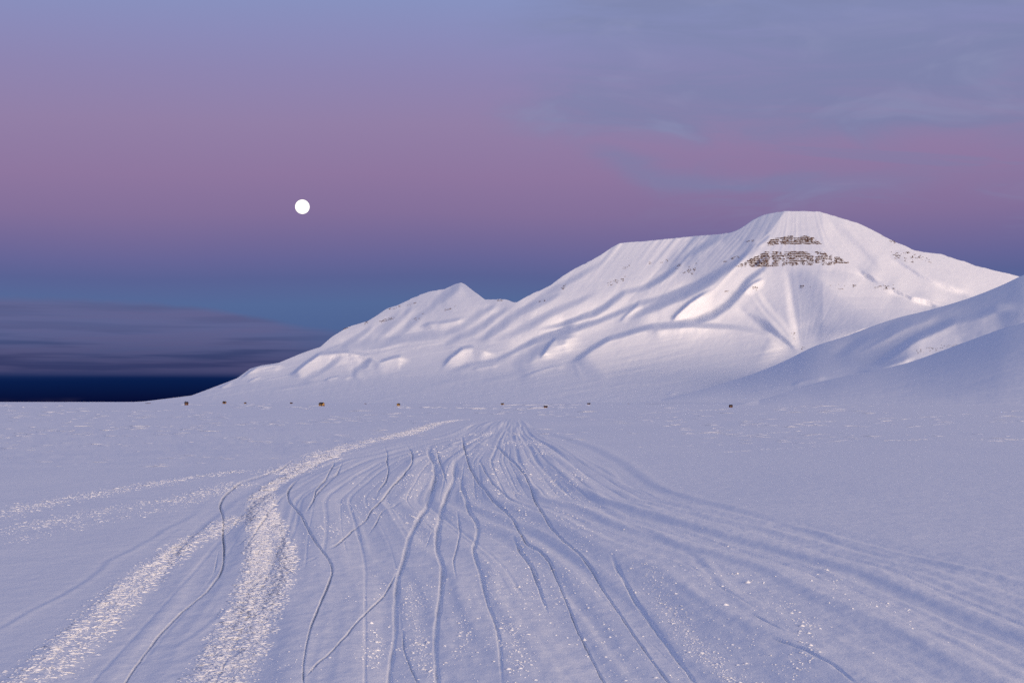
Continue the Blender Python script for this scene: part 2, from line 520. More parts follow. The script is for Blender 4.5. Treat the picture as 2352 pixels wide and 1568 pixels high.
FE = [
    # gullies and spurs of the plateau, listed from the top: dark flank towards the left
    ('band', [(1741, 552), (1733, 570), (1692, 603), (1623, 647), (1569, 677), (1514, 701), (1462, 724), (1420, 742)], 1.3, 8, 34),
    ('band', [(1765, 600), (1752, 619), (1719, 643), (1700, 673), (1672, 701), (1637, 723), (1596, 739), (1541, 747), (1473, 755.5)], 1.7, 7, 30, 0.12),
    ('band', [(1590, 590), (1566, 603), (1545, 622), (1514, 643), (1486, 660), (1432, 672), (1394, 703), (1363, 720), (1295, 744), (1225, 757)], 1.3, 5, 26),
    ('band', [(1620, 640), (1570, 662), (1514, 687), (1473, 697), (1432, 714), (1377, 736), (1322, 755), (1268, 768), (1225, 782), (1180, 806), (1140, 826), (1075, 838), (1020, 858)], 1.5, 5, 28, 0.12),
    ('band', [(1330, 752), (1290, 775), (1250, 795), (1215, 815), (1170, 832)], 1.0, 9, 30),
    ('band', [(1380, 668), (1330, 692), (1270, 716), (1220, 744), (1170, 769), (1120, 781)], 1.0, 5, 24),
    ('band', [(1390, 598), (1350, 622), (1310, 643), (1270, 667), (1230, 692), (1190, 717)], 0.9, 5, 20),
    ('band', [(1300, 668), (1250, 692), (1195, 716), (1150, 750), (1085, 790)], 1.2, 5, 22),
    ('band', [(1180, 700), (1150, 722), (1110, 748), (1060, 772), (1010, 792)], 1.2, 5, 20),
    ('band', [(1150, 700), (1110, 716), (1060, 750), (1010, 768)], 0.9, 5, 18),
    ('band', [(1660, 545), (1600, 575), (1560, 600)], 0.7, 5, 22),
    ('scarp', [(1478, 684), (1450, 712), (1418, 744)], 1.6, 2.5, 16),
    ('scarp', [(1336, 745), (1303, 751), (1249, 770)], 1.8, 2.5, 10),
    ('scarp', [(1640, 662), (1600, 682), (1582, 695), (1555, 722), (1536, 744)], 1.3, 3, 40),
    # big rounded foothill and its shaded shelf
    ('scarp', [(1830, 815), (1800, 792), (1765, 768), (1700, 752), (1600, 746), (1500, 748), (1450, 761), (1400, 776), (1360, 800), (1320, 828), (1290, 838)], 1.15, 6, 85, 0.12),
    # summit pyramid: fan below the cliffs
    ('band', [(1806, 615), (1812, 680), (1825, 761), (1840, 800)], -0.3, 7, 34),
    ('band', [(1965, 610), (1983, 630), (2035, 660), (2096, 685), (2175, 708)], 1.0, 7, 30),
    ('band', [(2040, 585), (2060, 600), (2096, 621), (2141, 648), (2187, 666), (2240, 684)], 0.9, 6, 26),
    ('band', [(1730, 655), (1755, 690), (1800, 745), (1845, 800)], -0.9, 4, 16),
    ('band', [(1722, 672), (1745, 702), (1792, 757), (1842, 806)], -0.7, 3, 9),
    ('band', [(1690, 700), (1735, 728), (1785, 770), (1838, 808)], 0.9, 9, 22),
    ('scarp', [(1760, 640), (1748, 641), (1728, 650), (1702, 676)], 1.6, 2.5, 22),
    ('band', [(1768, 540), (1752, 556), (1735, 565)], 1.0, 3, 10),
    ('band', [(1762, 590), (1745, 600), (1732, 615)], 1.1, 3, 10),
    ('band', [(1900, 500), (1950, 545), (2000, 590), (2030, 620)], 0.4, 8, 30),
    ('bump', 1860, 770, 50, 30, 0, -0.5),
    # left peak
    ('band', [(1060, 650), (1030, 672), (1005, 690), (985, 710)], 0.9, 6, 24),
    ('band', [(1000, 700), (960, 730), (920, 765), (880, 792)], 0.8, 5, 20),
    ('band', [(955, 700), (915, 735), (880, 765), (850, 790)], 0.7, 4, 14),
    ('band', [(925, 708), (890, 742), (850, 775), (820, 795)], 0.7, 5, 20),
    ('band', [(860, 745), (820, 775), (780, 798)], 0.7, 4, 16),
    ('scarp', [(1080, 727), (1040, 735), (985, 742), (960, 755)], 1.2, 4, 26),
    ('band', [(1060, 770), (1000, 768), (930, 776), (860, 790), (790, 797), (730, 812)], 1.3, 6, 20),
    # moraine knolls along the foot: a dark brow, a bright front below it
    ('scarp', [(1149, 817), (1113, 801), (1085, 794), (1060, 799), (1030, 822), (1008, 852)], 1.7, 3.5, 34),
    ('scarp', [(1331, 772), (1276, 777), (1262, 790), (1235, 829)], 1.5, 3.5, 40),
    ('scarp', [(945, 828), (920, 817), (897, 821), (872, 830), (846, 817), (800, 808), (733, 813), (700, 835), (662, 868)], 1.7, 3.5, 34, 0.1),
    ('band', [(790, 818), (762, 838), (735, 854), (690, 874)], 0.9, 4, 13),
    ('band', [(858, 820), (840, 838), (822, 850), (805, 864)], 0.9, 4, 13),
    ('scarp', [(662, 838), (625, 838), (592, 842), (570, 856), (548, 872)], 1.6, 3, 20),
    ('scarp', [(535, 873), (520, 880), (500, 890)], 1.3, 2, 11),
    ('scarp', [(812, 862), (795, 866), (776, 864), (758, 868), (738, 876)], 1.5, 2, 11),
    ('scarp', [(600, 864), (585, 868), (566, 878)], 1.1, 2, 9),
    ('scarp', [(785, 792), (765, 800), (745, 806)], 1.1, 2, 8),
    ('scarp', [(1310, 838), (1270, 842), (1240, 850), (1190, 866)], 1.3, 2.5, 12),
    ('scarp', [(1150, 835), (1120, 838), (1080, 848)], 1.0, 3, 14),
    ('bump', 1155, 870, 40, 6, -12, 0.4),
    ('bump', 1030, 880, 50, 5, -12, 0.35),
    ('bump', 700, 885, 40, 4, -12, 0.45),
    ('bump', 655, 893, 26, 3, -8, 0.45),
    ('bump', 1265, 908, 26, 1.8, -3, 0.6),
    ('bump', 1240, 915, 30, 2.0, 2, 0.6),
    ('bump', 1395, 918, 22, 1.8, -3, 0.7),
    ('bump', 1545, 903, 11, 2.6, -12, 1.1),
    ('bump', 1575, 903, 13, 1.8, -6, 1.0),
    ('bump', 1513, 901, 10, 1.2, 0, 0.9),
    ('bump', 1650, 884, 26, 2.0, -5, 0.8),
    ('bump', 1490, 880, 60, 3.0, -4, 0.5),
    ('bump', 1560, 872, 50, 2.4, -4, 0.5),
    ('bump', 1330, 896, 60, 2.4, -5, 0.5),
]


def flute_mount(x, y):
    h = HY - y
    # fine runnels straight down the upper slopes; they fan with the slope's own direction
    lean = np.interp(x, [600, 1100, 1450, 1700, 1790, 1830, 1900, 2300], [1.1, 0.9, 0.75, 0.9, 0.6, 0.0, -0.75, -1.1])
    c = x + lean * (y - 620)
    m = (sstep(h, 150, 290) + 0.35 * sstep(h, 70, 130)) * (0.35 + 0.65 * np.clip(fbm(x / 70, y / 50, 31, 2) + 0.6, 0, 1))
    big = np.exp(-((x - 1530) / 150) ** 2) * sstep(h, 300, 330) + 0.35
    fan = sstep(x, 1690, 1740) * sstep(-x, -1990, -1940) * sstep(h, 130, 160) * sstep(-h, -320, -300)
    ang = np.arctan2(x - 1842, (y - 830) * -1.0)
    f1 = vnoise(c / 11, y / 140, 41) * 5.5 + vnoise(c / 5, y / 90, 42) * 2.0
    f2 = (vnoise(ang * 19, y / 90, 43) * 3.0 + vnoise(ang * 47, y / 60, 44) * 1.4) * (0.5 + np.clip(fbm(x / 50, y / 40, 47, 2) + 0.3, 0, 1))
    strk = fbm(x / 110, (y + 0.2 * x) / 7, 61, 3) * 3.2 * sstep(-h, -190, -110) * (0.4 + np.clip(1.5 * fbm(x / 150, y / 60, 65, 2) + 0.4, 0, 1))
    return m * big * f1 * (1 - fan) + fan * f2 + strk


xm = np.concatenate([np.linspace(250, 2400, 1075), np.linspace(2410, 2900, 50)])
skym = interp_pts(SKY, xm)
skym = np.convolve(np.pad(skym, 1, 'edge'), [0.2, 0.6, 0.2], 'valid') + 1.0 * vnoise(xm / 7, xm * 0, 3) * sstep(HY - skym, 60, 200)
mountain, MG = sheet('mountain', xm, skym, np.full(xm.shape, 926.1), D_mount, 300, FE, M_mount, flute=flute_mount, soft=3)
tag(mountain, 'snow-covered flat-topped mountain with two dark cliff bands under its summit', 'mountain')

# right-hand hill
HA = [(1480, 924), (1560, 908), (1640, 886), (1700, 868), (1730, 858), (1776, 840), (1822, 819), (1852, 803.6), (1882, 791), (1943, 772), (2004, 749), (2065, 729), (2126, 714),
      (2187, 697), (2233, 682), (2303, 654), (2352, 631), (2450, 598), (2600, 575), (2800, 570), (3000, 600)]


def D_hillA(x, y):
    h = HY - y
    skyv = smooth_interp(HA, x.ravel()).reshape(x.shape)
    hs = np.maximum(HY - skyv, 6)
    u = np.clip(h / hs, -0.2, 1)
    top = smooth_interp([(1480, 2900), (1700, 4050), (2000, 4000), (2352, 3780), (3000, 3400)], x.ravel()).reshape(x.shape)
    bot = smooth_interp([(1480, 2100), (1700, 2300), (2352, 2360), (3000, 2400)], x.ravel()).reshape(x.shape)
    return bot + (top - bot) * (0.35 * np.clip(u, 0, 1) ** 0.6 + 0.65 * np.clip(u, 0, 1)) + np.minimum(h, 0) * 55


FA = [
    ('scarp', [(2180, 722), (2145, 729), (2100, 745), (2050, 765), (2000, 793), (1955, 815)], 1.3, 4, 18),
    ('scarp', [(2800, 690), (2600, 692), (2352, 701), (2288, 709), (2250, 723), (2190, 738), (2120, 768), (2060, 803), (2010, 836), (1950, 856)], 1.6, 7, 95, 0.2),
    ('scarp', [(2110, 812), (2060, 828), (2020, 843), (1960, 858)], 1.3, 4, 20),
    ('band', [(2230, 700), (2150, 715), (2060, 745), (1980, 785), (1900, 825)], 0.7, 9, 26),
    ('scarp', [(1905, 864), (1870, 867), (1845, 872), (1810, 886)], 1.6, 2, 11),
    ('bump', 1780, 892, 50, 3.5, -8, 0.6),
]
xa = np.concatenate([np.linspace(1480, 2420, 420), np.linspace(2430, 3000, 50)])
skya = smooth_interp(HA, xa)
skya = np.convolve(np.pad(skya, 4, 'edge'), np.ones(9) / 9, 'valid')
hillA, AG = sheet('hill', xa, skya, np.full(xa.shape, 926.8), D_hillA, 150, FA, M_mount, rough=0.7, soft=8)
tag(hillA, 'smooth snowy hillside in blue shade rising off the right edge', 'hill')

HB = [(1680, 934), (1760, 914), (1830, 893), (1900, 873), (1974, 857), (2035, 845), (2081, 834), (2126, 819), (2172, 802), (2218, 785), (2263, 768.5), (2309, 752), (2352, 741), (2450, 715), (2600, 690), (2800, 670), (3000, 660)]


def D_hillB(x, y):
    h = HY - y
    hs = np.maximum(HY - smooth_interp(HB, x.ravel()).reshape(x.shape), 4)
    u = np.clip((h + 12) / (hs + 12), 0, 1)
    top = smooth_interp([(1680, 1200), (1900, 1800), (2100, 1830), (2352, 1680), (3000, 1350)], x.ravel()).reshape(x.shape)
    return 800 + (top - 800) * (0.55 * u ** 0.5 + 0.45 * u)


FB = [('bump', 2200, 860, 160, 16, -10, 0.25), ('bump', 2000, 884, 140, 6, -6, 0.3), ('bump', 2300, 890, 120, 8, -8, 0.25)]
xb = np.concatenate([np.linspace(1680, 2420, 330), np.linspace(2430, 3000, 40)])
skyb = np.convolve(np.pad(smooth_interp(HB, xb), 4, 'edge'), np.ones(9) / 9, 'valid')
hillB, BG = sheet('foothill', xb, skyb, np.full(xb.shape, 935.0), D_hillB, 110, FB, M_mount, rough=0.5, soft=8)
tag(hillB, 'low shaded snow slope in front of the larger hillside at right', 'hill')


# bare rock breaking through the snow: joined per outcrop, each a part of the mountain it belongs to
def surf(G, xv, yv):
    xs, ys, P = G
    c = np.clip(np.searchsorted(xs[0], xv), 1, xs.shape[1] - 1)
    yc = ys[:, c]
    r = np.array([np.searchsorted(-yc[:, i], -yv[i]) for i in range(len(xv))])
    r = np.clip(r, 1, ys.shape[0] - 1)
    return P[r, c]


def outcrop(parent, G, poly, n, label=None, wid=(3, 8), hei=(1.5, 4.5), stripe=None, thr=0.0, seed=0):
    poly = np.array(poly, float)
    x0, y0 = poly.min(0)
    x1, y1 = poly.max(0)
    xs_ = rng.uniform(x0, x1, n * 8)
    ys_ = rng.uniform(y0, y1, n * 8)
    if stripe:
        ys_ = np.round((ys_ + 0.02 * (xs_ - 1820)) / 4.0) * 4.0 + rng.normal(0, 0.55, n * 8)
    ins = np.zeros(len(xs_), bool)
    j = len(poly) - 1
    for i in range(len(poly)):
        cnd = ((poly[i, 1] > ys_) != (poly[j, 1] > ys_)) & (xs_ < (poly[j, 0] - poly[i, 0]) * (ys_ - poly[i, 1]) / (poly[j, 1] - poly[i, 1] + 1e-9) + poly[i, 0])
        ins ^= cnd
        j = i
    dens = 0.9 * fbm(xs_ / 7, ys_ / 5, seed, 3) + 0.5 * vnoise(xs_ / 40, ys_ / 2.6, seed + 5)
    if stripe:
        dens = 0.45 * dens + stripe * vnoise(xs_ / 10, ys_ / 80, seed + 9) + 0.35 * vnoise(xs_ / 3.5, ys_ / 30, seed + 11)
    ins &= dens > thr
    xs_, ys_ = xs_[ins][:n], ys_[ins][:n]
    if len(xs_) == 0:
        return
    cen = surf(G, xs_, ys_)
    k = cen[:, 1] / FPX
    m = len(cen)
    size = np.stack([rng.uniform(*wid, m) * 0.5 * k, rng.uniform(2.0, 3.4, m) * k * 0.55, rng.uniform(*hei, m) * 0.5 * k * 0.8], -1)
    o = lumps_mesh('rock_outcrop', cen, size, rng.normal(0, 0.25, m), M_rock, 0.25, False, 0.25)
    o.parent = parent
    o['kind'] = 'stuff'
    if label:
        o['label'] = label
    return o


UP = [(1760, 564), (1768, 552), (1787, 546.5), (1817, 543), (1826, 546.5), (1847, 543), (1867, 547), (1886, 562)]
outcrop(mountain, MG, UP, 1000, 'upper brown cliff band below the summit', (2.0, 6.0), (1.6, 3.1), 0.30, -0.16, 3)
LO = [(1687, 614), (1712, 601), (1738, 589), (1757, 579), (1807, 580), (1842, 577), (1893, 581), (1917, 588), (1948, 604), (1893, 610), (1807, 611), (1738, 614)]
outcrop(mountain, MG, LO, 2600, 'lower brown cliff band broken by snow gullies', (1.6, 4.4), (1.6, 3.2), 0.75, -0.10, 23)
for poly, n, thr in [
    ([(1661, 600), (1693, 588), (1697, 594), (1664, 603)], 26, 0.0), ([(1712, 556), (1742, 547), (1744, 552), (1714, 560)], 12, 0.05),
    ([(2041, 579), (2085, 578), (2130, 592), (2138, 604), (2100, 606), (2060, 600)], 90, 0.12), ([(2023, 541), (2058, 556), (2056, 561), (2028, 550)], 14, 0.0),
    ([(2005, 655), (2053, 655), (2053, 665), (2010, 665)], 30, 0.1), ([(1834, 657), (1876, 656), (1876, 660), (1834, 662)], 16, 0.0),
    ([(1725, 658), (1745, 658), (1750, 670), (1728, 668)], 16, 0.1), ([(1898, 653), (1965, 655), (1965, 665), (1900, 664)], 36, 0.15),
    ([(1389, 652), (1415, 640), (1440, 634), (1442, 642), (1400, 658)], 34, 0.05), ([(1417, 619), (1446, 609), (1448, 614), (1420, 622)], 14, 0.05),
    ([(1478, 604), (1533, 596), (1533, 602), (1480, 609)], 24, 0.1), ([(1549, 618), (1560, 604), (1566, 605), (1556, 620)], 18, -0.2),
    ([(1566, 630), (1580, 614), (1603, 602), (1604, 608), (1590, 632)], 40, 0.0), ([(1287, 663), (1297, 653), (1303, 656), (1292, 666)], 12, -0.1),
    ([(1224, 694), (1252, 689), (1253, 692), (1226, 697)], 8, 0.0), ([(1140, 689), (1164, 688), (1164, 691), (1142, 692)], 10, -0.2),
    ([(781, 755), (802, 747), (804, 751), (786, 759)], 14, -0.1), ([(827, 744), (850, 735), (852, 739), (830, 748)], 12, -0.1),
    ([(865, 740), (911, 723), (913, 730), (868, 743)], 36, -0.05), ([(950, 732), (976, 717), (980, 722), (955, 736)], 14, 0.1),
    ([(1020, 710), (1050, 700), (1053, 705), (1022, 714)], 18, 0.05), ([(929, 702), (960, 693), (962, 697), (932, 706)], 12, 0.1),
    ([(890, 711), (918, 702), (918, 706), (892, 713)], 12, -0.1), ([(1660, 668), (1678, 656), (1682, 664), (1664, 674)], 10, 0.0),
    ([(1838, 799), (1850, 797), (1850, 801), (1838, 803)], 6, -0.3), ([(1815, 765), (1825, 762), (1828, 782), (1820, 780)], 8, 0.0),
]:
    outcrop(mountain, MG, poly, n, None, (1.2, 3.6), (1.2, 2.8), None, thr, int(poly[0][0]))
outcrop(hillA, AG, [(2080, 810), (2130, 798), (2200, 787), (2202, 792), (2150, 806), (2090, 818)], 46, None, (1.2, 3.0), (1.2, 2.4), None, 0.12, 77)

# ------------------------------------------------------------------ snow plain with snowmobile trail
S1 = 2.2174 * 1.0884


def cA(p): return [(x / S1, 918.78 + y / S1) for x, y in p]
def cB(p): return [(700 / 1.0884 + x / S1, 918.78 + y / S1) for x, y in p]
def cC(p): return [(1500 / 1.0884 + x / S1, 918.78 + y / S1) for x, y in p]


def resample(p, step):
    p = np.array(p, float)
    L = np.concatenate([[0], np.cumsum(np.hypot(*np.diff(p, axis=0).T))])
    n = max(3, int(L[-1] / step))
    q = np.linspace(0, L[-1], n)
    # soften the corners
    x, y = np.interp(q, L, p[:, 0]), np.interp(q, L, p[:, 1])
    for _ in range(3):
        x[1:-1] = 0.25 * x[:-2] + 0.5 * x[1:-1] + 0.25 * x[2:]
        y[1:-1] = 0.25 * y[:-2] + 0.5 * y[1:-1] + 0.25 * y[2:]
    return x, y


# narrow ski grooves: (points in the view, half width px, depth factor)
GROOVES = [
    (cA([(1620, 345), (1560, 400), (1450, 440), (1330, 475), (1240, 545), (1215, 590), (1235, 640), (1240, 690), (1235, 750), (1243, 830), (1240, 920), (1215, 990), (1140, 1080), (1000, 1190), (880, 1310), (790, 1430), (720, 1530), (660, 1640)]), 2.6, 1.0),
    (cB([(100, 465), (60, 500), (40, 530), (50, 580), (110, 650), (160, 750), (200, 830), (245, 880), (285, 930), (292, 980), (260, 1070), (220, 1160), (170, 1290), (145, 1400), (130, 1500), (128, 1640)]), 2.6, 1.0),
    (cA([(1800, 880), (1720, 920), (1640, 950), (1560, 1010)]), 2.0, 0.4),
    (cA([(1830, 340), (1860, 355), (1840, 390), (1810, 460), (1750, 520), (1740, 580), (1690, 660)]), 2.0, 0.7),
    (cA([(1390, 770), (1340, 815), (1285, 840)]), 2.4, 0.5),
    (cA([(1210, 850), (1190, 960), (1165, 1000)]), 2.0, 0.5),
    (cB([(640, 970), (625, 1010), (580, 1080), (520, 1150), (440, 1240), (370, 1330), (290, 1420), (200, 1500), (150, 1560)]), 2.4, 0.9),
    (cB([(700, 250), (735, 290), (735, 360), (690, 430), (620, 500), (560, 580), (510, 620), (480, 680), (400, 740), (320, 830), (250, 865)]), 2.0, 0.8),
    (cB([(580, 265), (600, 310), (590, 340), (605, 400), (590, 470), (545, 520), (535, 555)]), 2.0, 0.8),
    (cB([(835, 250), (820, 290), (855, 350), (865, 420), (850, 480), (830, 560), (790, 640), (720, 770), (690, 900), (655, 980), (640, 1150), (640, 1300), (610, 1500), (600, 1640)]), 5.5, 0.42),
    (cB([(970, 330), (970, 430), (940, 500), (900, 600), (875, 720), (870, 850), (905, 950), (890, 1100), (865, 1280), (860, 1400), (880, 1640)]), 5.5, 0.42),
    (cB([(860, 260), (880, 320), (905, 400), (925, 480)]), 2.6, 0.6),
    (cB([(1010, 190), (1015, 230), (1030, 300), (1055, 390), (1110, 480), (1180, 580), (1250, 625), (1320, 710), (1365, 805), (1440, 840), (1500, 900), (1545, 1000), (1600, 1130), (1650, 1260), (1720, 1400), (1790, 1540), (1850, 1650)]), 2.8, 0.9),
    (cB([(1190, 250), (1220, 280), (1300, 360), (1360, 430), (1390, 500), (1415, 580), (1450, 650), (1500, 720), (1580, 800), (1660, 860), (1740, 950), (1800, 1050), (1880, 1160), (1960, 1290), (2060, 1430), (2160, 1560), (2230, 1650)]), 3.0, 0.85),
    (cB([(1000, 430), (1010, 500), (1050, 620), (1100, 700), (1090, 770), (1070, 850), (1110, 960), (1150, 1130), (1200, 1260), (1220, 1400), (1230, 1600)]), 4.5, 0.4),
    (cB([(680, 1280), (690, 1400), (720, 1480), (760, 1570), (790, 1640)]), 3.0, 0.6),
    (cB([(840, 750), (820, 800), (805, 840)]), 2.0, 0.5),
    (cB([(700, 560), (560, 640), (540, 690), (480, 770)]), 2.0, 0.4),
    (cB([(1290, 760), (1340, 840), (1400, 920), (1440, 1040), (1480, 1150)]), 4.0, 0.4),
    (cB([(345, 360), (320, 430), (250, 500), (190, 560), (150, 650)]), 2.4, 0.5),
    (cB([(980, 620), (1000, 720), (985, 830), (960, 900), (975, 1010)]), 3.0, 0.35),
    (cB([(1100, 330), (1140, 420), (1190, 500), (1260, 560), (1330, 610)]), 2.4, 0.4),
    (cC([(60, 880), (130, 990), (200, 1110), (300, 1240), (390, 1370), (480, 1480), (560, 1600)]), 5, 0.4),
    (cC([(830, 1190), (900, 1230), (960, 1260), (1020, 1300)]), 2.6, 0.7),
    (cC([(950, 1340), (1150, 1420), (1300, 1500), (1420, 1600)]), 4, 0.4),
]
# shallow troughs with a raised lip (old, drifted-over tracks at the right): drop on the far side of a soft ridge
RIDGES = [
    (cB([(1300, 270), (1400, 300), (1500, 330), (1590, 370), (1680, 470), (1740, 550), (1800, 610), (1870, 670)]) + cC([(250, 750), (400, 820), (480, 850), (540, 890), (600, 960), (680, 1040), (740, 1110), (830, 1190), (1000, 1300)]), 7, 0.9),
    (cB([(1250, 130), (1400, 160), (1590, 210)]) + cC([(0, 290), (120, 350), (200, 410), (280, 470), (380, 520), (560, 580), (740, 625), (960, 690), (1200, 760), (1400, 830), (1600, 880), (1800, 905), (2351, 1030), (2500, 1060)]), 9, 0.8),
    (cC([(0, 400), (200, 500), (400, 590), (600, 680), (800, 700), (1000, 770), (1300, 860), (1600, 950), (2000, 1050), (2400, 1180)]), 9, 0.45),
    (cC([(0, 500), (250, 620), (450, 740), (700, 830), (1050, 890), (1300, 1000), (1500, 1090), (1800, 1230), (2351, 1450)]), 10, 0.5),
    (cC([(800, 960), (1100, 1090), (1400, 1230), (1700, 1380), (2000, 1500), (2200, 1600)]), 10, 0.5),
    (cC([(1000, 950), (1300, 1080), (1650, 1220), (2000, 1360), (2400, 1530)]), 10, 0.4),
    (cC([(1200, 880), (1500, 960), (1900, 1080), (2400, 1260)]), 9, 0.35),
]
RIDGES += [
    (cA([(1170, 590), (1100, 630), (1000, 690), (900, 735), (880, 760), (740, 840), (600, 900), (575, 940), (480, 1020), (330, 1110), (150, 1200), (0, 1290), (-200, 1400)]), 5.5, -1.3),
    (cA([(1320, 1095), (1200, 1220), (1080, 1310), (960, 1390), (870, 1420)]), 5.0, -1.0),
]
# belts of freshly churned snow left by the drive track
BELTS = [
    (cA([(110, 1640), (210, 1560), (450, 1330), (660, 1110), (850, 950), (1000, 830), (1200, 725), (1340, 650)]), 0.27, 1.0),
    (cA([(1100, 1640), (1150, 1560), (1250, 1350), (1340, 1200), (1420, 1000), (1440, 900), (1440, 780), (1420, 650), (1420, 560), (1500, 490), (1620, 430), (1750, 360), (1900, 280)]), 0.20, 1.0),
    (cA([(1270, 1640), (1330, 1500), (1400, 1400), (1460, 1250), (1530, 1100), (1590, 950), (1580, 850), (1530, 700), (1480, 600), (1500, 520)]), 0.15, 0.9),
    (cB([(0, 430), (150, 360), (300, 290), (450, 240), (600, 200), (750, 165), (900, 130), (1020, 108)]), 0.8, 0.8),
    (cA([(1560, 400), (1400, 400), (1250, 420), (900, 470), (600, 520), (300, 570), (0, 640), (-200, 690)]), 0.6, 0.5),
    (cA([(1350, 470), (1100, 540), (800, 590), (400, 660), (0, 745), (-200, 790)]), 0.6, 0.5),
    (cA([(1100, 560), (800, 640), (400, 720), (0, 810)]), 0.4, 0.3),
]


def trail_right(r):
    return np.interp(r, [0, 12, 22, 37, 61, 110, 200, 260], [9, 8.6, 8.1, 4.6, 4.0, 2.6, 1.7, 1.7])


def trail_left(r):
    return np.interp(r, [0, 12, 22, 37, 61, 110, 200, 260], [-5, -4.6, -6, -8, -9, -6.5, -4.0, -3.6])


# tessellation: polar sheet centred under the viewpoint, finest where the plain is seen
pxx = np.concatenate([np.linspace(-330, -60, 45, endpoint=False), np.linspace(-60, 2412, 2150, endpoint=False), np.linspace(2412, 2682, 46)])
ang_mid = np.arctan((pxx - CX) / FPX)
a_lo, a_hi = ang_mid[0], ang_mid[-1]
ang = np.concatenate([ang_mid, np.linspace(a_hi, a_lo + 2 * math.pi, 140)[1:-1]])
vpx = np.concatenate([np.linspace(690, 60, 320), np.linspace(60, 3, 76)[1:]])
rr = np.concatenate([[0.3, 1, 2, 4, 6, 8, 10], CAM_H * FPX / vpx, [3200, 4000, 6000, 9000, 14000, 22000, 34000, 52000]])
rr = np.array(sorted(rr))
AA, RR = np.meshgrid(ang, rr)
GX, GY = np.sin(AA) * RR, np.cos(AA) * RR
Z = np.zeros_like(GX)
near = sstep(-RR, -420, -160)
Z += 0.26 * fbm(GX / 34, GY / 60, 101, 3) * sstep(-RR, -900, -400)
Z += 0.045 * fbm(GX / 6, GY / 16, 111, 2) * near
Z += 0.008 * fbm(GX / 0.9, GY / 2.2, 121, 3) * sstep(-RR, -90, -40)
# low wind ripples lying across the view
Z += 0.05 * fbm((GX + 0.35 * GY) / 7.5, GY / 3.6, 115, 3) * sstep(RR, 12, 22) * sstep(-RR, -130, -70) * np.clip(0.45 + 1.5 * fbm(GX / 22, GY / 30, 117, 2), 0.1, 1)
# rough, overgrown old tracks left of the trail
Z += 0.085 * fbm((GX + 0.5 * GY) / 1.3, GY / 3.2, 131, 3) * sstep(RR, 45, 75) * sstep(-RR, -260, -150) * sstep(trail_left(RR) - GX, 0, 4) * np.clip(0.5 + 1.6 * fbm(GX / 12, GY / 25, 133, 2), 0, 1) * (np.abs(AA) < 1)
# the trail is beaten into low lengthwise ruts
inn = sstep(GX - trail_left(RR), -0.5, 0.9) * sstep(trail_right(RR) - GX, -0.6, 1.0) * sstep(-RR, -230, -150) * (np.abs(AA) < 1.0)
lat = (GX - trail_left(RR)) / (trail_right(RR) - trail_left(RR)) * 12 + 0.35 * fbm(GX / 2, RR / 9, 141, 2)
Z += inn * (0.10 * vnoise(lat * 1.1, RR / 40, 151) + 0.06 * vnoise(lat * 3.1, RR / 34, 152) + 0.02 * vnoise(lat * 7, RR / 9, 155) * sstep(-RR, -50, -25) + 0.008 * fbm(GX * 7, GY * 3, 153, 2) * sstep(-RR, -60, -25))


def line_map(pts, pad):
    """signed world distance to a line drawn on the plain, and position along it"""
    x, y = resample(pts, 5.0)
    wx_, wy_ = ground_at(x, y)
    pad = np.broadcast_to(pad, x.shape)
    ra = np.hypot(wx_, wy_)
    an = np.arctan2(wx_, wy_)
    best = np.full(Z.shape, 1e9, np.float32)
    sg = np.ones(Z.shape, np.float32)
    ti = np.zeros(Z.shape, np.float32)
    for k in range(len(x) - 1):
        p = max(pad[k], pad[k + 1])
        r0, r1 = min(ra[k], ra[k + 1]) - p, max(ra[k], ra[k + 1]) + p
        da = p / max(r0, 1.0)
        a0, a1 = min(an[k], an[k + 1]) - da, max(an[k], an[k + 1]) + da
        i0, i1 = np.searchsorted(rr, [r0, r1])
        j0, j1 = np.searchsorted(ang_mid, [a0, a1])
        if i1 <= i0 or j1 <= j0:
            continue
        sl = (slice(i0, i1), slice(j0, j1))
        ux, uy = wx_[k + 1] - wx_[k], wy_[k + 1] - wy_[k]
        L = math.hypot(ux, uy) + 1e-9
        ux, uy = ux / L, uy / L
        px, py = GX[sl] - wx_[k], GY[sl] - wy_[k]
        tq = np.clip(px * ux + py * uy, 0, L)
        d = np.hypot(px - tq * ux, py - tq * uy)
        m = d < best[sl]
        best[sl] = np.where(m, d, best[sl])
        sg[sl] = np.where(m, np.where(px * uy - py * ux >= 0, 1, -1), sg[sl])
        ti[sl] = np.where(m, k + tq / L, ti[sl])
    hit = best < 1e8
    return hit, best[hit], sg[hit], ti[hit], len(x)


